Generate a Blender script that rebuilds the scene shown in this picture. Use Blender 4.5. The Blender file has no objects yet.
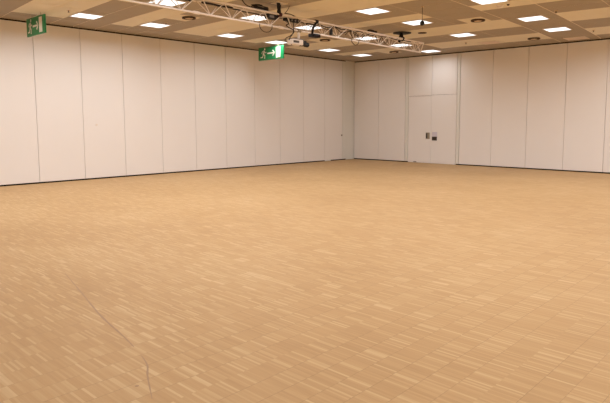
import bpy, bmesh, math, random
from mathutils import Vector, Matrix
random.seed(7)
SC = bpy.context.scene
COL = SC.collection
H = 3.949            # ceiling height
XL, YB = -14.529, 17.844   # left wall plane, back wall plane
XR, YF = 8.2, -9.4   # the rest of the hall, behind the camera

# ------------------------------------------------------------------ materials
def srgb(r, g, b):
    f = lambda c: (c/255/12.92) if c/255 <= .04045 else ((c/255+.055)/1.055)**2.4
    return (f(r), f(g), f(b), 1)

def mat(name, col, rough=.6, metal=0., var=.04, scale=8., spec=.5, bump=0.):
    m = bpy.data.materials.new(name); m.use_nodes = True
    nt = m.node_tree; N = nt.nodes; Lk = nt.links
    b = N['Principled BSDF']
    b.inputs['Roughness'].default_value = rough
    b.inputs['Metallic'].default_value = metal
    b.inputs['Specular IOR Level'].default_value = spec
    tc = N.new('ShaderNodeTexCoord'); nz = N.new('ShaderNodeTexNoise')
    nz.inputs['Scale'].default_value = scale; nz.inputs['Detail'].default_value = 4
    Lk.new(tc.outputs['Object'], nz.inputs['Vector'])
    mx = N.new('ShaderNodeMix'); mx.data_type = 'RGBA'
    mx.inputs[6].default_value = tuple(c*(1-var) for c in col[:3])+(1,)
    mx.inputs[7].default_value = tuple(min(1, c*(1+var)) for c in col[:3])+(1,)
    Lk.new(nz.outputs['Fac'], mx.inputs[0]); Lk.new(mx.outputs[2], b.inputs['Base Color'])
    if bump:
        bp = N.new('ShaderNodeBump'); bp.inputs['Strength'].default_value = bump
        n2 = N.new('ShaderNodeTexNoise'); n2.inputs['Scale'].default_value = scale*20
        Lk.new(tc.outputs['Object'], n2.inputs['Vector'])
        Lk.new(n2.outputs['Fac'], bp.inputs['Height']); Lk.new(bp.outputs['Normal'], b.inputs['Normal'])
    return m

def emit_mat(name, col, strength):
    m = bpy.data.materials.new(name); m.use_nodes = True
    nt = m.node_tree; nt.nodes.clear()
    o = nt.nodes.new('ShaderNodeOutputMaterial'); e = nt.nodes.new('ShaderNodeEmission')
    e.inputs['Color'].default_value = col; e.inputs['Strength'].default_value = strength
    nt.links.new(e.outputs[0], o.inputs['Surface'])
    return m

LAMP_COL = (.98, 1.0, 1.03, 1)
LAMP = 23.6           # radiance of a louvred lamp, straight down
SPREAD = math.radians(166)
def dim(x, y):
    # the lamps are dimmed in zones: full over the left side, lower towards the far corner and behind the camera
    f = .80 + .42*math.exp(-(((x+10)/5.5)**2 + ((y-5.5)/5)**2))
    f -= .60*math.exp(-(((x+12)/4.8)**2 + ((y-17)/5.5)**2))
    f += .15*math.exp(-(((x+2)/4)**2 + ((y-15)/5)**2))
    if y < 2: f *= .28 if x > -8 else .60
    return max(f, .2)
M = {
 'panel':  mat('wall_panel_laminate', srgb(241,237,234), .55, var=.025, scale=.7, spec=.35),
 'pier':   mat('wall_pier_paint', srgb(230,229,223), .6, var=.02, scale=.8, spec=.3),
 'gap':    mat('dark_gap', srgb(34,24,20), .9, spec=.1),
 'seal':   mat('black_rubber_seal', srgb(24,21,22), .8, spec=.2),
 'plain':  mat('plain_wall_paint', srgb(240,234,228), .6, var=.02, scale=.7),
 'brown':  mat('brown_ceiling_plank', srgb(172,160,144), .75, var=.05, scale=1.2, spec=.2),
 'beige':  mat('beige_ceiling_plank', srgb(232,223,203), .75, var=.03, scale=1.2, spec=.2),
 'grid':   mat('ceiling_grid', srgb(236,222,200), .6),
 'frame':  mat('lamp_frame_white', srgb(225,215,200), .5),
 'diff':   emit_mat('lit_diffuser', (1, .985, .97, 1), 1.7),
 'off':    mat('unlit_diffuser', srgb(226,206,190), .4),
 'alu':    mat('truss_aluminium', srgb(236,226,216), .42, .25, var=.06, scale=12),
 'black':  mat('black_plastic', srgb(15,14,15), .65),
 'blackm': mat('black_metal', srgb(17,16,17), .6, .1),
 'strap':  mat('black_strap', srgb(20,19,21), .9),
 'red':    mat('dark_red_clamp', srgb(70,24,28), .5),
 'cable':  mat('black_cable', srgb(34,28,26), .7),
 'white':  mat('white_plastic', srgb(236,226,216), .4),
 'grey':   mat('grey_plastic', srgb(130,122,116), .5),
 'lens':   mat('dark_glass', srgb(22,20,34), .08, spec=.8),
 'green':  mat('sign_green', srgb(24,128,74), .35, var=.03),
 'notice': mat('notice_pale', srgb(214,208,220), .5),
 'signw':  mat('sign_white', srgb(244,236,222), .4),
 'steel':  mat('brushed_steel', srgb(158,146,126), .45, .2),
 'dsteel': mat('dark_steel', srgb(70,60,54), .4, .5),
 'vent':   mat('vent_dark', srgb(76,56,40), .8),
 'ventp':  mat('vent_plate', srgb(208,182,148), .6),
 'brass':  mat('sprinkler_brass', srgb(70,52,36), .5, .4),
 'mark':   mat('scuff', srgb(166,130,92), .6),
}

def floor_mat():
    m = bpy.data.materials.new('mosaic_parquet'); m.use_nodes = True
    nt = m.node_tree; N = nt.nodes; Lk = nt.links; b = N['Principled BSDF']
    def math_(op, a, c=None):
        n = N.new('ShaderNodeMath'); n.operation = op
        for k, v in enumerate((a, c)):
            if v is None: continue
            if isinstance(v, (int, float)): n.inputs[k].default_value = v
            else: Lk.new(v, n.inputs[k])
        return n.outputs[0]
    tc = N.new('ShaderNodeTexCoord'); sp = N.new('ShaderNodeSeparateXYZ')
    Lk.new(tc.outputs['Object'], sp.inputs[0]); X, Y = sp.outputs[0], sp.outputs[1]
    cx = math_('DIVIDE', math_('ADD', X, 100.0), .1755)
    ci = math_('FLOOR', cx); cf = math_('FRACT', cx)
    w1 = N.new('ShaderNodeTexWhiteNoise'); w1.noise_dimensions = '1D'; Lk.new(ci, w1.inputs['W'])
    ry = math_('ADD', math_('DIVIDE', math_('ADD', Y, 100.0), .0165), w1.outputs['Value'])
    ri = math_('FLOOR', ry); rf = math_('FRACT', ry)
    cv = N.new('ShaderNodeCombineXYZ'); Lk.new(ci, cv.inputs[0]); Lk.new(ri, cv.inputs[1])
    w2 = N.new('ShaderNodeTexWhiteNoise'); w2.noise_dimensions = '2D'; Lk.new(cv.outputs[0], w2.inputs['Vector'])
    # blocks of seven fingers share a tone
    bi = math_('FLOOR', math_('DIVIDE', math_('ADD', ri, math_('MULTIPLY', w1.outputs['Value'], 7.0)), 7.0))
    cb = N.new('ShaderNodeCombineXYZ'); Lk.new(ci, cb.inputs[0]); Lk.new(bi, cb.inputs[1])
    w3 = N.new('ShaderNodeTexWhiteNoise'); w3.noise_dimensions = '2D'; Lk.new(cb.outputs[0], w3.inputs['Vector'])
    # grain and broad wear
    mp = N.new('ShaderNodeMapping'); mp.inputs['Scale'].default_value = (3, 60, 1); Lk.new(tc.outputs['Object'], mp.inputs[0])
    g = N.new('ShaderNodeTexNoise'); g.inputs['Scale'].default_value = 1.0; g.inputs['Detail'].default_value = 3; Lk.new(mp.outputs[0], g.inputs['Vector'])
    wn = N.new('ShaderNodeTexNoise'); wn.inputs['Scale'].default_value = .5; wn.inputs['Detail'].default_value = 4; Lk.new(tc.outputs['Object'], wn.inputs['Vector'])
    s = math_('ADD', math_('ADD', math_('MULTIPLY', w2.outputs['Value'], .13), math_('MULTIPLY', math_('POWER', w2.outputs['Value'], 8.0), .23)), math_('MULTIPLY', w3.outputs['Value'], .06))
    s = math_('ADD', s, math_('MULTIPLY', g.outputs['Fac'], .22))
    s = math_('ADD', s, math_('MULTIPLY', wn.outputs['Fac'], .42))
    cr = N.new('ShaderNodeValToRGB'); Lk.new(s, cr.inputs[0])
    cr.color_ramp.elements[0].position = .08; cr.color_ramp.elements[0].color = FLO[0]
    cr.color_ramp.elements[1].position = .95; cr.color_ramp.elements[1].color = FLO[2]
    e = cr.color_ramp.elements.new(.42); e.color = FLO[1]
    # fine joints between the columns and the fingers
    jc = math_('LESS_THAN', cf, .018); jr = math_('LESS_THAN', rf, .04)
    j = math_('MAXIMUM', math_('MULTIPLY', jc, math_('MULTIPLY', w1.outputs['Value'], .42)), math_('MULTIPLY', jr, .10))
    mx = N.new('ShaderNodeMix'); mx.data_type = 'RGBA'; Lk.new(j, mx.inputs[0])
    Lk.new(cr.outputs[0], mx.inputs[6]); mx.inputs[7].default_value = srgb(96,70,46)
    Lk.new(mx.outputs[2], b.inputs['Base Color'])
    b.inputs['Roughness'].default_value = .5
    b.inputs['Specular IOR Level'].default_value = .15
    return m
FLO = [srgb(166,129,85), srgb(189,152,105), srgb(216,187,142)]
M['floor'] = floor_mat()

# ------------------------------------------------------------------ mesh helpers
def bm_box(bm, x0, x1, y0, y1, z0, z1, mi=0):
    v = [bm.verts.new((x, y, z)) for z in (z0, z1) for y in (y0, y1) for x in (x0, x1)]
    for q in ((0,2,3,1), (4,5,7,6), (0,1,5,4), (2,6,7,3), (0,4,6,2), (1,3,7,5)):
        bm.faces.new([v[i] for i in q]).material_index = mi

def bm_tube(bm, pts, r, n=8, cap=True):
    pts = [Vector(p) for p in pts]; rings = []
    up = None
    for i, p in enumerate(pts):
        d = (pts[min(i+1, len(pts)-1)] - pts[max(i-1, 0)]).normalized()
        if up is None: up = d.orthogonal().normalized()
        up = (up - d*up.dot(d)).normalized() if (up - d*up.dot(d)).length > 1e-5 else d.orthogonal().normalized()
        s = d.cross(up)
        rr = r[i] if isinstance(r, (list, tuple)) else r
        rings.append([bm.verts.new(p + (up*math.cos(t) + s*math.sin(t))*rr) for t in [2*math.pi*k/n for k in range(n)]])
    for a, c in zip(rings, rings[1:]):
        for k in range(n): bm.faces.new((a[k], a[(k+1) % n], c[(k+1) % n], c[k]))
    if cap:
        bm.faces.new(rings[0][::-1]); bm.faces.new(rings[-1])

def bm_lathe(bm, prof, c, n=28, axis='Z'):
    """prof: (radius, height) pairs; closed with caps where radius > 0 at the ends"""
    rings = []
    for r, h in prof:
        ring = []
        for k in range(n):
            t = 2*math.pi*k/n; a, b_ = r*math.cos(t), r*math.sin(t)
            p = {'Z': (a, b_, h), 'Y': (a, h, b_), 'X': (h, a, b_)}[axis]
            ring.append(bm.verts.new(Vector(c) + Vector(p)))
        rings.append(ring)
    for a, c2 in zip(rings, rings[1:]):
        for k in range(n): bm.faces.new((a[k], a[(k+1) % n], c2[(k+1) % n], c2[k]))
    bm.faces.new(rings[0][::-1]); bm.faces.new(rings[-1])

def bm_poly_y(bm, pts, y0, y1):
    """extrude an outline in the x-z plane between y0 and y1"""
    a = [bm.verts.new((x, y0, z)) for x, z in pts]; b = [bm.verts.new((x, y1, z)) for x, z in pts]
    bm.faces.new(a); bm.faces.new(b[::-1]); n = len(pts)
    for k in range(n): bm.faces.new((a[k], b[k], b[(k+1) % n], a[(k+1) % n]))

def obj(name, bm, m, parent=None, loc=None, bevel=0, smooth=False):
    bmesh.ops.recalc_face_normals(bm, faces=bm.faces[:])
    me = bpy.data.meshes.new(name); bm.to_mesh(me); bm.free()
    for k in (m if isinstance(m, list) else [m]): me.materials.append(M[k])
    if smooth:
        for p in me.polygons: p.use_smooth = True
    o = bpy.data.objects.new(name, me); COL.objects.link(o)
    if parent: o.parent = parent
    if loc: o.location = loc
    if bevel:
        bv = o.modifiers.new('bevel', 'BEVEL'); bv.width = bevel; bv.segments = 2; bv.limit_method = 'ANGLE'
    return o

def tag(o, label, cat, group=None):
    o['label'] = label; o['category'] = cat
    if group: o['group'] = group
    return o

def thing(name, label, cat, loc=(0, 0, 0), group=None):
    o = bpy.data.objects.new(name, None); COL.objects.link(o); o.location = loc
    o.empty_display_size = .1
    return tag(o, label, cat, group)

def struct(name, bm, m, label=None, cat=None, **k):
    o = obj(name, bm, m, **k); o['kind'] = 'structure'
    if label: o['label'] = label
    if cat: o['category'] = cat
    return o

def box_obj(name, b, m, parent=None, bevel=0):
    bm = bmesh.new(); bm_box(bm, *b); return obj(name, bm, m, parent, bevel=bevel)

# ------------------------------------------------------------------ camera
cd = bpy.data.cameras.new('camera'); cam = bpy.data.objects.new('camera', cd); COL.objects.link(cam)
yaw, pitch, roll = -.7413, .0976, -.0003
fw = Vector((math.sin(yaw)*math.cos(pitch), math.cos(yaw)*math.cos(pitch), -math.sin(pitch)))
r_ = Vector((math.cos(yaw), -math.sin(yaw), 0)); u_ = r_.cross(fw)
r2 = r_*math.cos(roll) + u_*math.sin(roll); u2 = -r_*math.sin(roll) + u_*math.cos(roll)
mw = Matrix((r2, u2, -fw)).transposed().to_4x4(); mw.translation = (0, 0, 1.541)
cam.matrix_world = mw
cd.sensor_width = 36; cd.lens = 558.36/610*36
cd.shift_x = (305-321.43)/610; cd.shift_y = (176.04-201.5)/610
cd.clip_start = .05; cd.clip_end = 200
SC.camera = cam

# ------------------------------------------------------------------ floor
bm = bmesh.new(); bm_box(bm, XL-.25, XR+.2, YF-.2, YB+.25, -.12, 0)
floor = struct('floor', bm, 'floor', 'pale oak mosaic parquet floor of the empty hall', 'floor')
# scuffed line across the parquet and a dark spot, lying on it
def ribbon(pts, w, z=.0012):
    bm = bmesh.new(); P = [Vector((x, y, 0)) for x, y in pts]
    prev = None
    for i, p in enumerate(P):
        d = (P[min(i+1, len(P)-1)] - P[max(i-1, 0)]).normalized(); s = Vector((-d.y, d.x, 0))
        k = w*(.35 + .65*math.sin(math.pi*(i+.3)/len(P)))*(.7+.5*random.random())
        cur = [bm.verts.new(p + s*k/2 + Vector((0, 0, z))), bm.verts.new(p - s*k/2 + Vector((0, 0, z)))]
        if prev: bm.faces.new((prev[0], prev[1], cur[1], cur[0]))
        prev = cur
    return bm
def smoothpts(pts, n=8):
    out = []
    P = [Vector(p) for p in pts]
    for i in range(len(P)-1):
        p0, p1, p2, p3 = P[max(i-1, 0)], P[i], P[i+1], P[min(i+2, len(P)-1)]
        for k in range(n):
            t = k/n
            out.append(.5*((2*p1) + (p2-p0)*t + (2*p0-5*p1+4*p2-p3)*t*t + (3*p1-p0-3*p2+p3)*t*t*t))
    out.append(P[-1]); return out
obj('scuff_mark', ribbon(smoothpts([(-5.68, 2.34), (-4.95, 2.17), (-4.22, 2.0), (-3.70, 1.91), (-3.45, 1.86)]), .015), 'mark', floor)
obj('scuff_mark', ribbon(smoothpts([(-3.28, 1.82), (-3.12, 1.77), (-2.98, 1.69), (-2.71, 1.56)]), .012), 'mark', floor)
bm = bmesh.new(); bm_lathe(bm, [(.012, 0.0002), (.009, .0014)], (-2.913, 1.582, 0), 12)
obj('spot', bm, 'mark', floor)

# ------------------------------------------------------------------ ceiling of long planks, laid on a slightly skewed grid
CX = (-12.79615, .67384, .0238, -.00213, -.00287, -.00171)
CY = (6.02183, -.04886, .56523, .0025, .00248, .0022)
def grid(i, j):
    b = (1, i, j, i*j, i*i, j*j)
    return sum(p*q for p, q in zip(CX, b)), sum(p*q for p, q in zip(CY, b))
bands = [(-3.4, -1), (-1, 3), (3, 5), (5, 11), (11, 13), (13, 19), (19, 21), (21, 27), (27, 29), (29, 35)]
def is_beige(i, j):
    k = j % 7
    if j > 17: return False
    if -1 < i < 3: return k in (2, 5, 6)
    if 5 < i < 11:
        if j == 9: return i < 9
        return k in (5, 6) or j in (16, 17) or (j < 5 and k == 2)
    if 11 < i < 13 or 27 < i < 29: return k == 2 and j < 12
    if 13 < i < 19 or 21 < i < 27: return k in (2, 5, 6) or j == 17
    return False
splits = {(3, 3): (1.5, 2.5), (11, 3): (1.5, 2.5), (17, 3): (1.5, 2.5), (11, 11): (9.5, 10.5)}   # square beige tiles around the air outlets
bm = bmesh.new()
bm_box(bm, XL-.2, XR+.15, YF-.15, YB+.2, H+.003, H+.15, 2)
def plank(i0, i1, j0, j1, mi, z=H):
    n = max(1, int(round((i1-i0)/1.0))); rows = []
    for s in range(n+1):
        i = i0 + (i1-i0)*s/n
        rows.append([grid(i, j0), grid(i, j1)])
    vs = []
    for a, b_ in rows:
        cl = lambda p: (min(max(p[0], XL-.03), XR), min(max(p[1], YF), YB+.03))
        a, b_ = cl(a), cl(b_)
        vs.append([bm.verts.new((*a, z)), bm.verts.new((*b_, z)), bm.verts.new((*a, z+.02)), bm.verts.new((*b_, z+.02))])
    if abs(rows[0][1][1]-rows[0][0][1]) < 1e-4: return
    for p, q in zip(vs, vs[1:]):
        if (p[0].co-q[0].co).length < 1e-3 or (p[0].co-p[1].co).length < 1e-3 or (q[0].co-q[1].co).length < 1e-3 or (p[1].co-q[1].co).length < 1e-3: continue
        bm.faces.new((p[0], p[1], q[1], q[0])).material_index = mi
        bm.faces.new((p[0], q[0], q[2], p[2])).material_index = mi
        bm.faces.new((p[1], p[3], q[3], q[1])).material_index = mi
    for e in (vs[0], vs[-1]):
        if (e[0].co-e[1].co).length > 1e-3: bm.faces.new((e[0], e[2], e[3], e[1])).material_index = mi
for j in range(-26, 21):
    for b0, b1 in bands:
        cuts = [b0, b1]
        for x in (b0+2, b0+4, b0+1, b0+3, b0+5):   # planks end every two tiles
            if x < b1 and (x-b0) % 2 == 0: cuts.append(x)
        for (sj, sb1), (s0, s1) in splits.items():
            if sj == j and b1 == sb1: cuts += [s0, s1]
        cuts = sorted(set(cuts))
        for c0, c1 in zip(cuts, cuts[1:]):
            mid = (c0+c1)/2
            bg = is_beige(mid, j)
            for (sj, sb1), (s0, s1) in splits.items():
                if sj == j and b1 == sb1 and s0 < mid < s1: bg = True
            g0 = .02 if c0 in (11, 13) else .013
            g1 = .02 if c1 in (11, 13) else .013
            plank(c0+g0, c1-g1, j-.5+.016, j+.5-.016, 1 if bg else 0)
bmesh.ops.remove_doubles(bm, verts=bm.verts[:], dist=1e-5)
ceiling = struct('ceiling', bm, ['brown', 'beige', 'grid'], 'suspended ceiling of long brown and beige planks', 'ceiling')

# ------------------------------------------------------------------ walls
PT, PB = H-.036, .036          # top and bottom of the movable panels
def left_panel(name, y0, y1, z0, z1, parent, m='panel', out=0., g=.005):
    return box_obj(name, (XL-.05, XL+out, y0+g, y1-g, z0, z1), m, parent, bevel=.004)
def back_panel(name, x0, x1, z0, z1, parent, m='panel', out=0., g=.005):
    return box_obj(name, (x0+g, x1-g, YB-out, YB+.05, z0, z1), m, parent, bevel=.004)

bm = bmesh.new(); bm_box(bm, XL-.2, XL-.055, YF-.15, YB+.2, -.02, H+.01)
wall_left = struct('wall_left', bm, 'gap', 'long left wall of off-white movable partition panels', 'wall')
ys = [5.473, 6.63, 7.786, 8.96, 10.138, 11.312, 12.525, 13.70, 14.90, 16.062]
y = ys[0]
while y-1.17 > YF: y -= 1.17; ys.insert(0, y)
ys.insert(0, YF)
for a, b in zip(ys, ys[1:]):
    p = left_panel('partition_panel', a, b, PB, PT, wall_left)
    if abs(a-6.63) < .01:
        bm = bmesh.new(); bm_lathe(bm, [(.03, 0), (.03, .003), (.024, .006)], (XL, 6.988, 1.451), 16, 'X')
        obj('latch_cover', bm, 'white', p)
left_panel('door_jamb', 17.105, 17.345, PB, PT, wall_left, 'pier', -.004, .011)
left_panel('corner_pier', 17.345, YB+.04, 0, H-.004, wall_left, 'pier', -.012, .003)
box_obj('bottom_seal', (XL-.056, XL-.02, YF, 17.34, 0, .04), 'seal', wall_left)
box_obj('floor_seal', (XL-.05, XL-.003, 16.08, 16.42, 0, .034), 'pier', wall_left)

bm = bmesh.new(); bm_box(bm, XL-.06, XL, 16.062+.009, 17.105-.009, PB, PT)
door2 = struct('door_2', bm, 'panel', 'narrow flush door with a small knob in the left wall, next to the room corner', 'door', bevel=.004)
bm = bmesh.new(); bm_lathe(bm, [(.012, 0), (.012, .03), (.03, .034), (.034, .05), (.022, .066)], (XL, 17.028, .993), 18, 'X')
obj('door_knob', bm, 'steel', door2, smooth=True)

bm = bmesh.new(); bm_box(bm, XL-.2, XR+.15, YB+.055, YB+.2, -.02, H+.01)
wall_back = struct('wall_back', bm, 'gap', 'right-hand wall of off-white movable partition panels with a double door', 'wall')
for a, b in ((-14.524, -13.291), (-13.291, -12.038)):
    back_panel('partition_panel', a, b, PB, PT, wall_back)
xs = [-9.744, -8.549, -7.352, -6.165, -5.002]
while xs[-1]+1.18 < XR: xs.append(xs[-1]+1.18)
xs.append(XR)
for a, b in zip(xs, xs[1:]): back_panel('partition_panel', a, b, PB, PT, wall_back)
back_panel('door_post', -12.038, -11.886, PB, PT, wall_back, 'pier', .006, .011)
back_panel('door_post', -9.876, -9.744, PB, PT, wall_back, 'pier', .006, .011)
back_panel('overdoor_panel', -11.886, -10.891, 2.478, PT, wall_back, 'panel', .012)
back_panel('overdoor_panel', -10.891, -9.876, 2.500, PT, wall_back, 'panel', .004)
box_obj('bottom_seal', (XL-.02, -11.89, YB+.02, YB+.056, 0, .04), 'seal', wall_back)
box_obj('bottom_seal', (-9.86, XR, YB+.02, YB+.056, 0, .04), 'seal', wall_back)

dr = bpy.data.objects.new('door_1', None); COL.objects.link(dr); dr.location = (0, 0, 0)
dr['kind'] = 'structure'; dr['label'] = 'flush off-white double door with plates in the right-hand wall'; dr['category'] = 'door'
lf = back_panel('door_leaf', -11.886, -10.891, .006, 2.470, dr, 'panel', 0., .003)
back_panel('door_leaf', -10.891, -9.876, .006, 2.492, dr, 'panel', .0, .003)
# recessed pull with a dark slot on the left leaf
bm = bmesh.new(); bm_box(bm, -11.112, -10.945, YB-.006, YB+.002, .895, 1.13)
ph = obj('pull_plate', bm, 'steel', dr, bevel=.002); ph['label'] = 'steel recessed pull plate'
box_obj('pull_slot', (-11.095, -11.045, YB-.009, YB-.004, .92, 1.105), 'dsteel', ph)
bm = bmesh.new(); bm_box(bm, -10.842, -10.632, YB-.010, YB+.002, .985, 1.155)
nt_ = obj('notice_plate', bm, 'notice', dr, bevel=.002); nt_['label'] = 'pale plate above a dark one'
box_obj('lock_plate', (-10.842, -10.640, YB-.014, YB+.002, .845, .983), 'dsteel', dr, .002)['label'] = 'dark lock plate'
box_obj('floor_stop', (-11.62, -11.50, YB-.02, YB+.002, .022, .05), 'grey', dr)

# the rest of the hall, behind and to the right of the camera
bm = bmesh.new(); bm_box(bm, XR, XR+.15, YF-.15, YB+.2, -.02, H+.01)
struct('wall_right', bm, 'plain', 'plain off-white wall at the far right of the hall', 'wall')
bm = bmesh.new(); bm_box(bm, XL-.2, XR+.15, YF-.15, YF, -.02, H+.01)
struct('wall_front', bm, 'plain', 'plain off-white wall behind the camera', 'wall')

# ------------------------------------------------------------------ ceiling lights
HALF = .272
def lamp(x, y, ang=0., k=1.):
    ld = bpy.data.lights.new('ceiling_lamp', 'AREA'); ld.shape = 'SQUARE'; ld.size = 2*HALF
    ld.color = LAMP_COL[:3]; ld.energy = k*dim(x, y)*LAMP*math.pi*(2*HALF)**2; ld.spread = SPREAD
    o = bpy.data.objects.new('ceiling_lamp', ld); COL.objects.link(o); o.location = (x, y, H-.014); o.rotation_euler = (0, 0, ang)
def light_panel(i, j, label, lit=True):
    x, y = grid(i, j)
    # follow the local direction of the planks
    gx, gy = grid(i+.5, j); ang = math.atan2(gy-y, gx-x)*.6
    t = thing('ceiling_light', label, 'ceiling light', (x, y, H-.0005), 'square ceiling light panels' if lit else 'unlit square ceiling panels')
    t.rotation_euler = (0, 0, ang)
    bm = bmesh.new(); o, h = HALF+.022, HALF
    for b in ((-o, o, -o, -h), (-o, o, h, o), (-o, -h, -h, h), (h, o, -h, h)): bm_box(bm, *b, -.012, 0)
    obj('frame', bm, 'frame', t)
    bm = bmesh.new(); bm_box(bm, -h, h, -h, h, -.009, -.002)
    obj('diffuser', bm, 'diff' if lit else 'off', t)
    if lit: lamp(x, y, ang, 1.9 if (i, j) == (4, 18) else 1.)
    return t
S = 'lit square ceiling light '
lit = {
 (0, 0): S+'to the right of the left green exit sign',
 (0, 3): S+'near the left wall, second from the left exit sign',
 (0, 7): S+'near the left wall, left of the right green exit sign',
 (0, 10): S+'right above the right green exit sign, beside the projector',
 (0, 14): S+'near the left wall, just right of the projector',
 (0, 17): S+'closest to the corner where the two walls meet',
 (4, 1): S+'behind the truss, cut off by the top edge of the photo',
 (4, 5): S+'behind the truss, just left of the thick black hanger straps',
 (4, 8): S+'behind the truss, beside the small black spotlight',
 (4, 12): S+'behind the truss, left of the far hanger',
 (4, 15): S+'behind the truss, right under the far hanger',
 (4, 18): S+'at the far end of the truss, above the double door',
 (8, 7): S+'in front of the truss, left of the hanging microphone',
 (8, 10): S+'behind the hanging microphone',
 (8, 14): S+'above the wall panels just right of the double door',
 (12, 8): S+'beside the white smoke detector, cut off by the top edge',
 (12, 12): S+'upper of the two close together at the right',
 (12, 15): S+'lower of the two close together at the right',
}
for (i, j), lb in lit.items(): light_panel(i, j, lb)
light_panel(8, 17, 'unlit pinkish square ceiling light near the right-hand wall, left of an air outlet', False)
light_panel(12, 18, 'unlit pale square ceiling light touching the top of the right-hand wall', False)

# lamps of the same grid over the part of the hall that is out of the photo
def hall_lamp(i, j):
    x, y = grid(i, j)
    if not (XL+.5 < x < XR-.5 and YF+.5 < y < YB-.4): return
    lamp(x, y)
for i in range(0, 36, 4):
    js = (0, 3) if i % 8 == 0 else (1, 5)
    for p in range(-4, 4):
        for k in js:
            j = p*7+k
            if (i, j) in lit or (i, j) in ((8, 17), (12, 18), (12, 19), (4, 19)): continue
            hall_lamp(i, j)

# ------------------------------------------------------------------ exit signs
def sign(y, label, x0, x1):
    w, z1, z0 = x1-x0, H-.066, H-.470
    t = thing('exit_sign', label, 'exit sign', ((x0+x1)/2, y, H), 'green exit signs')
    t.location = (x0, y, z0); h = z1-z0
    bm = bmesh.new(); bm_box(bm, 0, w, -.02, .02, 0, h)
    obj('sign_panel', bm, 'green', t, bevel=.006)
    for fx in (.22, .78):
        bm = bmesh.new(); bm_tube(bm, [(w*fx, 0, h-.01), (w*fx, 0, H-z0-.0005)], .007, 10)
        obj('hanger_rod', bm, 'ventp', t)
    def P(u, v): return (w*u, h*v)
    def limb(bm, pts, th):
        for (a, b) in zip(pts, pts[1:]):
            ax, az = P(*a); bx, bz = P(*b); d = Vector((bx-ax, bz-az)); d.normalize(); n = Vector((-d.y, d.x))*th/2; e = d*th*.3
            bm_poly_y(bm, [(ax-e.x+n.x, az-e.y+n.y), (bx+e.x+n.x, bz+e.y+n.y), (bx+e.x-n.x, bz+e.y-n.y), (ax-e.x-n.x, az-e.y-n.y)], -.0235, -.019)
    bm = bmesh.new()
    hx, hz = P(.262, .845)
    bm_poly_y(bm, [(hx+.030*math.cos(k*math.pi/8), hz+.034*math.sin(k*math.pi/8)) for k in range(16)], -.0235, -.019)
    limb(bm, [(.238, .70), (.205, .44)], .062)                    # torso
    limb(bm, [(.245, .69), (.285, .56), (.318, .60)], .026)       # arm ahead
    limb(bm, [(.228, .71), (.165, .68), (.140, .53)], .026)       # arm behind
    limb(bm, [(.215, .45), (.268, .36), (.255, .14)], .034)       # leg ahead
    limb(bm, [(.200, .44), (.170, .23), (.100, .22)], .034)       # leg behind
    obj('running_figure', bm, 'signw', t)
    bm = bmesh.new()
    limb(bm, [(.375, .5), (.645, .5)], .042)
    limb(bm, [(.585, .70), (.655, .5), (.585, .30)], .036)
    obj('arrow', bm, 'signw', t)
    bm = bmesh.new(); a, b_ = P(.715, .09), P(.885, .91)
    bm_box(bm, a[0], b_[0], -.0235, -.019, a[1], b_[1])
    obj('doorway_symbol', bm, 'signw', t)
    return t
sign(5.134, 'green running man exit sign at the upper left, left of all lights', -13.91, -12.90)
sign(12.112, 'green running man exit sign below the projector, in front of the left wall', -13.81, -12.66)

# ------------------------------------------------------------------ air outlets, sprinklers, detector
def air_outlet(x, y, label, r=.16):
    r *= .9
    t = thing('air_outlet', label, 'air vent', (x, y, H-.0005), 'round air outlets in the ceiling')
    bm = bmesh.new(); bm_lathe(bm, [(r*1.0, 0), (r*1.04, -.018), (r*1.0, -.034), (r*.86, -.034), (r*.82, -.020), (r*.80, -.004)], (0, 0, 0), 36)
    obj('rim', bm, 'vent', t)
    bm = bmesh.new(); bm_lathe(bm, [(r*.79, -.001), (r*.79, -.008)], (0, 0, 0), 32)
    obj('back_plate', bm, 'ventp', t)
    bm = bmesh.new(); bm_lathe(bm, [(r*.12, -.008), (r*.14, -.020), (r*.56, -.030), (r*.50, -.036), (r*.10, -.038)], (0, 0, 0), 28)
    obj('deflector', bm, 'ventp', t, smooth=True)
    for k in range(8):
        a = k*math.pi/4; c, s = math.cos(a), math.sin(a)
        bm = bmesh.new(); bm_tube(bm, [(r*.2*c, r*.2*s, -.012), (r*.78*math.cos(a+.25), r*.78*math.sin(a+.25), -.012)], .005, 6); obj('vane', bm, 'vent', t)
air_outlet(-11.232, 7.712, 'round dark air outlet between the near left lights and the truss', .17)
air_outlet(-11.297, 12.497, 'round dark air outlet right of the projector, below the truss', .17)
air_outlet(-11.432, 16.213, 'small round air outlet below the far end of the truss, left of the double door', .17)
air_outlet(-6.435, 12.556, 'round dark air outlet on a beige tile right of the hanging microphone', .18)
air_outlet(-6.618, 16.388, 'round dark air outlet closest to the top of the right-hand wall', .19)

def sprinkler(x, y, label):
    t = thing('ceiling_sprinkler', label, 'sprinkler', (x, y, H-.0005), 'ceiling sprinklers')
    bm = bmesh.new(); bm_lathe(bm, [(.04, 0), (.038, -.008), (.02, -.012)], (0, 0, 0), 18); obj('escutcheon', bm, 'ventp', t)
    bm = bmesh.new(); bm_lathe(bm, [(.011, -.010), (.011, -.02), (.008, -.024), (.008, -.040), (.022, -.044), (.022, -.048)], (0, 0, 0), 14)
    obj('head', bm, 'brass', t)
sprinkler(-12.438, 5.452, 'tiny dark sprinkler between the left exit sign and the light to its right')
sprinkler(-12.233, 7.731, 'tiny dark sprinkler at the edge of the second light along the left wall')
sprinkler(-4.662, 12.696, 'tiny dark sprinkler above the two close lights at the right')
sprinkler(-4.889, 16.042, 'tiny dark sprinkler on the beige plank at the right edge of the photo')
sprinkler(-8.51, 15.865, 'tiny dark sprinkler right of the far end of the truss')
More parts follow.
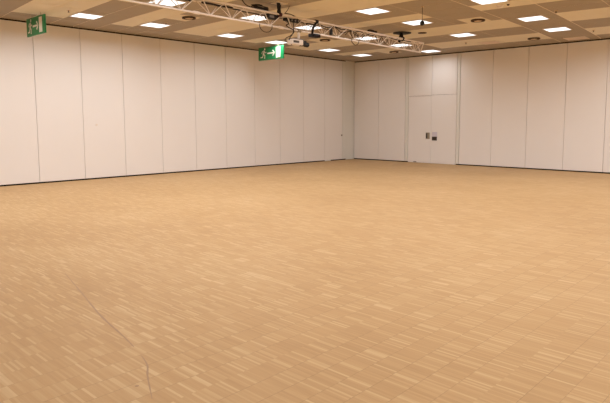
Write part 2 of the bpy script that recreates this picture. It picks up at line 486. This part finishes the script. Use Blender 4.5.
t = thing('smoke_detector', 'white round smoke detector on a beige plank at the top right', 'smoke detector', (-5.31, 11.30, H-.0005))
bm = bmesh.new(); bm_lathe(bm, [(.085, 0), (.085, -.014), (.07, -.022)], (0, 0, 0), 28); obj('base', bm, 'white', t)
bm = bmesh.new(); bm_lathe(bm, [(.062, -.022), (.058, -.05), (.03, -.06)], (0, 0, 0), 24); obj('cap', bm, 'white', t)
t = thing('ceiling_sensor', 'small dark sensor beside the white smoke detector', 'sensor', (-5.14, 11.33, H-.0005))
bm = bmesh.new(); bm_lathe(bm, [(.028, 0), (.026, -.018), (.014, -.028)], (0, 0, 0), 18); obj('sensor_head', bm, 'brass', t)

t = thing('hanging_microphone', 'small black ball microphone hanging on a thin wire in front of a ceiling light', 'microphone', (-6.581, 10.349, H))
bm = bmesh.new(); bm_tube(bm, [(0, 0, 0), (0, 0, -.31)], .0045, 8); obj('wire', bm, 'cable', t)
bm = bmesh.new(); bm_lathe(bm, [(.012, -.285), (.028, -.295), (.045, -.315), (.050, -.34), (.045, -.365), (.028, -.385), (.01, -.391)], (0, 0, 0), 20)
obj('microphone_head', bm, 'black', t, smooth=True)
bm = bmesh.new(); bm_lathe(bm, [(.03, -.0005), (.028, -.012)], (0, 0, 0), 16); obj('ceiling_cap', bm, 'ventp', t)

# ------------------------------------------------------------------ truss
XT, ZT, ZB = -8.7255, 3.742, 3.497
WT = .102
Y0, Y1 = .6, 13.65
t = thing('lighting_truss', 'long silver triangular lighting truss hung under the ceiling', 'truss', (XT, Y1, ZB))
t.location = (XT, 9.0, ZB); t.rotation_euler = (-.006, 0, 0)     # hangs a little lower at its far end
tr_in = Matrix.Translation((-XT, -9.0, -ZB))
def tobj(name, bm, m, parent, T, **k):
    bmesh.ops.transform(bm, matrix=T, verts=bm.verts[:]); return obj(name, bm, m, parent, **k)
for dx in (-WT, WT):
    bm = bmesh.new(); bm_tube(bm, [(XT+dx, Y0, ZT), (XT+dx, Y1, ZT)], .019, 12); tobj('top_chord', bm, 'alu', t, tr_in, smooth=False)
bm = bmesh.new(); bm_tube(bm, [(XT, Y0, ZB), (XT, Y1, ZB)], .020, 12); tobj('bottom_chord', bm, 'alu', t, tr_in)
joints = [Y0, 1.89, 4.02, 6.15, 8.28, 10.41, 12.53, Y1]
for a, b in zip(joints, joints[1:]):
    n = max(2, int(round((b-a-.14)/.245))); n += n % 2
    st = (b-a-.14)/n
    for dx in (-WT, WT):
        bm = bmesh.new()
        pts = [(XT+dx if k % 2 == 0 else XT, a+.07+st*k, ZT if k % 2 == 0 else ZB) for k in range(n+1)]
        for p, q in zip(pts, pts[1:]): bm_tube(bm, [p, q], .0085, 7)
        tobj('lacing', bm, 'alu', t, tr_in)
    bm = bmesh.new()
    pts = [(XT-WT if (k//2) % 2 == 0 else XT+WT, a+.07+st*k, ZT) for k in range(0, n+1, 2)]
    for p, q in zip(pts, pts[1:]): bm_tube(bm, [p, q], .0085, 7)
    tobj('lacing', bm, 'alu', t, tr_in)
for jy in joints[1:-1]:
    for dx, z in ((-WT, ZT), (WT, ZT), (0, ZB)):
        bm = bmesh.new(); bm_lathe(bm, [(.024, -.07), (.031, -.06), (.031, .06), (.024, .07)], (XT+dx, jy, z), 12, 'Y')
        tobj('coupler', bm, 'alu', t, tr_in)
for jy in (Y0, Y1):
    bm = bmesh.new(); c = [(XT-WT, jy, ZT), (XT+WT, jy, ZT), (XT, jy, ZB)]
    for k in range(3): bm_tube(bm, [c[k], c[(k+1) % 3]], .014, 8)
    tobj('end_frame', bm, 'alu', t, tr_in)

def hanger(y, label, plate_r, far=False):
    x = XT
    t = thing('truss_hanger', label, 'hanger', (x, y, H-.0005), 'black hangers that hold the truss')
    bm = bmesh.new()
    if far:
        bm_lathe(bm, [(plate_r, 0), (plate_r, -.014), (plate_r*.6, -.035)], (-.16, .31, 0), 20)
        obj('ceiling_plate', bm, 'blackm', t); ox, oy = -.17, .27
    else:
        bm_box(bm, .06, .28, -.26, .02, -.012, 0); obj('ceiling_plate', bm, 'grid', t); ox, oy = .17, -.15
    for s in (-1, 1):
        bm = bmesh.new()
        bm_tube(bm, [(s*WT*.6+ox, .02-s*.075+oy, -.008), (s*WT, .02-s*.075, ZT-H+(.02 if not far else -.05))], .036, 8)
        obj('strap', bm, 'strap', t)
        bm = bmesh.new(); bm_lathe(bm, [(.03, -.035), (.042, -.028), (.042, .028), (.03, .035)], (s*WT, .02-s*.055, ZT-H), 14, 'Y')
        obj('clamp', bm, 'red' if not far else 'blackm', t)
    return t
hanger(8.19, 'thick black strap hanger with clamp at the middle of the truss, above the projector', .2)
hanger(12.66, 'black hanger with a dark round ceiling plate near the far end of the truss', .25, True)

t = thing('cable_outlet', 'flat dark disc on the ceiling just right of the far truss hanger', 'cable outlet', (-8.47, 13.33, H-.0005))
bm = bmesh.new(); bm_lathe(bm, [(.12, 0), (.115, -.015), (.06, -.02)], (0, 0, 0), 20); obj('cover', bm, 'vent', t)

# ------------------------------------------------------------------ gear hung on the truss
# projector
px, py, pz = XT, 8.78, 3.245
t = thing('projector', 'white projector with black lens end hanging under the truss on a pale pole', 'projector', (px, py, pz))
bm = bmesh.new(); bm_box(bm, -.09, .09, -.25, .08, -.06, .055); obj('body', bm, 'white', t, bevel=.018)
bm = bmesh.new(); bm_box(bm, .088, .095, -.23, -.06, -.025, .025); gr = obj('vent_grille', bm, 'grey', t)
for k in range(6):
    bm = bmesh.new(); bm_box(bm, .093, .098, -.222+k*.027, -.208+k*.027, -.02, .02); obj('slot', bm, 'black', gr)
bm = bmesh.new(); bm_box(bm, -.088, .088, .078, .19, -.06, .05); ln = obj('lens_housing', bm, 'black', t, bevel=.02)
bm = bmesh.new(); bm_lathe(bm, [(.05, .18), (.052, .275), (.045, .29), (.04, .27)], (.02, 0, -.025), 24, 'Y'); obj('lens_barrel', bm, 'black', ln, smooth=False)
bm = bmesh.new(); bm_lathe(bm, [(.039, .268), (.03, .277), (.01, .28)], (.02, 0, -.025), 20, 'Y'); obj('lens_glass', bm, 'lens', ln, smooth=True)
bm = bmesh.new(); bm_tube(bm, [(0, .02, .055), (0, .02, ZB-pz-.02)], .026, 14); mp_ = obj('mount_pole', bm, 'white', t)
bm = bmesh.new(); bm_box(bm, -.07, .07, -.20, .12, .053, .072); obj('mount_plate', bm, 'grey', t)
bm = bmesh.new(); bm_lathe(bm, [(.028, -.05), (.04, -.04), (.04, .04), (.028, .05)], (0, .02, ZB-pz), 14, 'Y'); obj('mount_clamp', bm, 'steel', t)
for fy in (-.26, .02):
    bm = bmesh.new(); bm_lathe(bm, [(.018, -.06), (.014, -.08)], (.06, fy, 0), 12); obj('foot', bm, 'grey', t)

# spotlight
t = thing('spotlight', 'small black spotlight box clamped inside the truss right of the projector', 'spotlight', (XT, 9.30, 3.47))
bm = bmesh.new(); bm_box(bm, -.07, .07, -.13, .13, -.06, .015); hs = obj('housing', bm, 'black', t, bevel=.012)
bm = bmesh.new(); bm_box(bm, .066, .085, -.11, .11, -.05, -.015); obj('glass', bm, 'lens', hs)
bm = bmesh.new(); bm_tube(bm, [(.03, -.10, .0), (.04, -.09, .13), (.07, -.06, .20), (.09, -.04, .25)], .026, 8); obj('yoke', bm, 'blackm', t)
bm = bmesh.new(); bm_lathe(bm, [(.03, -.04), (.042, -.03), (.042, .03), (.03, .04)], (WT, -.04, ZT-3.47), 12, 'Y'); obj('clamp', bm, 'blackm', t)
t = thing('pin_spot', 'short upright black rod lamp hanging inside the truss, right of the spotlight', 'spotlight', (XT, 9.86, 3.595))
bm = bmesh.new(); bm_lathe(bm, [(.034, -.065), (.038, -.06), (.038, .05), (.026, .07)], (.0, 0, 0), 16); obj('housing', bm, 'black', t)
bm = bmesh.new(); bm_tube(bm, [(0, 0, .06), (.04, 0, .11), (WT-.02, 0, ZT-3.595)], .012, 8); obj('arm', bm, 'blackm', t)
t = thing('power_bar', 'black power distribution bar on the truss, right of the thick hanger straps', 'power bar', (XT, 8.60, 3.69))
bm = bmesh.new(); bm_box(bm, -.05, .05, -.23, .22, -.03, .03); obj('casing', bm, 'black', t, bevel=.01)
for k in range(4):
    bm = bmesh.new(); bm_lathe(bm, [(.022, .049), (.022, .056), (.012, .057)], (0, -.15+k*.1, 0), 12, 'X'); obj('socket', bm, 'grey', t)
t = thing('power_box', 'black junction box on the truss, left of the thick hanger straps', 'power box', (XT, 8.0, 3.685))
bm = bmesh.new(); bm_box(bm, -.06, .06, -.14, .14, -.045, .045); obj('casing', bm, 'black', t, bevel=.01)
bm = bmesh.new(); bm_box(bm, .058, .066, -.10, .02, -.025, .025); obj('lid', bm, 'grey', t)

# cables
def cable(pts, r, label, n=6, seg=8, loc=None):
    bm = bmesh.new(); bm_tube(bm, smoothpts(pts, n), r, seg); o = obj('hanging_cable', bm, 'cable', smooth=True)
    return tag(o, label, 'cable', 'black cables on the truss')
def coil(y, w, label, turns=5, hgt=.09):
    pts = []
    for k in range(turns*14+1):
        a = 2*math.pi*k/14
        rr = 1+.14*math.sin(k*.7)
        pts.append((XT+.07*math.cos(a)*rr, y+w*math.sin(a)*rr, ZT+.034+hgt*k/(turns*14)+.008*math.sin(k*1.3)))
    bm = bmesh.new(); bm_tube(bm, pts, .010, 7); o = obj('cable_coil', bm, 'cable', smooth=True)
    return tag(o, label, 'cable coil', 'coiled cables on the truss')
coil(7.70, .20, 'coil of black cable lying on top of the truss, left of the thick hanger straps')
coil(11.42, .15, 'coil of black cable lying on top of the truss, left of the far hanger', 3, .03)
def along(y0, y1, x, z, amp, n, r, label):
    pts = [(x+random.uniform(-amp, amp), y0+(y1-y0)*k/n, z+random.uniform(-amp, amp)) for k in range(n+1)]
    return cable(pts, r, label, 5)
along(1.0, 6.05, XT+.01, ZT-.03, .016, 24, .014, 'cable along the near end of the truss top, at the top edge of the photo')
along(6.25, 6.95, XT+.04, ZT-.034, .006, 5, .020, 'short thick dark cable bundle on the truss, above its left part')
along(7.0, 8.3, XT, ZT-.036, .014, 9, .012, 'cable along the truss top from the short bundle to the thick straps')
along(8.5, 11.0, XT+.03, ZT-.045, .022, 16, .012, 'sagging cable along the truss from the thick straps past the spotlight')
along(11.0, 13.2, XT, ZT-.038, .014, 12, .010, 'cable along the far part of the truss top')
cable([(XT, 8.9, ZT-.05), (XT+.05, 9.15, ZT-.12), (XT+.04, 9.4, ZT-.07), (XT+.05, 9.65, ZT-.12), (XT+.06, 9.95, ZT-.05), (XT+.04, 10.2, ZT-.13), (XT+.05, 10.5, ZT-.06), (XT+.03, 10.8, ZT-.14), (XT+.05, 11.0, ZT-.07)], .009, 'wavy thin cable drooping inside the truss right of the spotlight')
cable([(XT+.02, 10.35, ZT-.16), (XT+.03, 10.5, ZT-.06), (XT+.02, 10.62, ZT-.20), (XT+.03, 10.75, ZT-.08), (XT+.02, 10.9, ZT-.2), (XT+.04, 11.1, ZT-.07)], .008, 'tangled thin cable inside the truss left of the far coil')
cable([(XT, 11.55, ZT-.05), (XT+.02, 11.68, ZT-.19), (XT+.02, 11.8, ZT-.06), (XT+.02, 11.95, ZT-.2), (XT+.02, 12.1, ZT-.05)], .008, 'thin cable loops inside the truss between the far coil and the far hanger')
cable([(XT+.02, 7.66, ZB+.01), (XT+.025, 7.67, ZB-.07), (XT+.025, 7.74, ZB-.125), (XT+.025, 7.83, ZB-.14), (XT+.025, 7.93, ZB-.115), (XT+.025, 7.99, ZB-.05), (XT+.02, 8.0, ZB+.01)], .007, 'cable loop hanging below the truss left of the projector')
cable([(XT+.02, 10.58, ZB+.01), (XT+.025, 10.6, ZB-.06), (XT+.025, 10.72, ZB-.115), (XT+.025, 10.83, ZB-.07), (XT+.02, 10.87, ZB+.01)], .008, 'small cable loop hanging below the truss right of the projector')
cable([(XT+.03, 8.36, ZT-.05), (XT+.04, 8.46, ZB+.11), (XT+.03, 8.40, ZB+.06), (XT+.03, 8.62, ZB-.02), (XT+.03, 8.56, ZB-.12), (XT+.04, 8.49, 3.31), (XT+.03, 8.475, 3.265)], .010, 'cable dropping from the truss to the back of the projector')
cable([(XT+.02, 8.60, ZT-.06), (XT+.03, 8.62, ZB+.07), (XT+.03, 8.60, ZB-.06), (XT+.03, 8.52, 3.36), (XT+.02, 8.40, 3.30), (XT+.02, 8.37, 3.24), (XT+.02, 8.43, 3.215)], .008, 'second thinner cable looping down to the projector')
cable([(XT+.05, 8.25, ZT+.02), (XT+.05, 8.40, ZT+.06), (XT+.05, 8.58, ZT+.05), (XT+.05, 8.72, ZT-.01), (XT+.04, 8.80, ZT-.06)], .010, 'cable arching over the truss right of the thick straps')
cable([(-8.74, 7.22, H-.0), (-8.735, 7.26, 3.89), (-8.73, 7.34, 3.83), (-8.727, 7.50, 3.80), (-8.725, 7.62, 3.775)], .010, 'cable running from the ceiling down to the near coil')
cable([(-8.70, 6.86, H-.0), (-8.70, 6.90, 3.905), (-8.70, 6.98, 3.89), (-8.70, 7.06, 3.90), (-8.70, 7.09, H)], .009, 'short cable loop at the ceiling by the top edge of the photo')
cable([(XT+.05, 8.31, ZT+.03), (XT+.08, 8.33, 3.81), (XT+.12, 8.36, 3.87), (XT+.15, 8.38, H-.002)], .006, 'thin cable rising from the thick straps to the ceiling')

# ------------------------------------------------------------------ render look
w = bpy.data.worlds.new('world'); SC.world = w; w.use_nodes = True
w.node_tree.nodes['Background'].inputs[0].default_value = (.05, .05, .05, 1)
w.node_tree.nodes['Background'].inputs[1].default_value = .2
SC.view_settings.view_transform = 'Standard'; SC.view_settings.look = 'None'
SC.view_settings.exposure = 0.0; SC.view_settings.gamma = 1.0
SC.cycles.use_denoising = True
SC.cycles.max_bounces = 10; SC.cycles.diffuse_bounces = 6
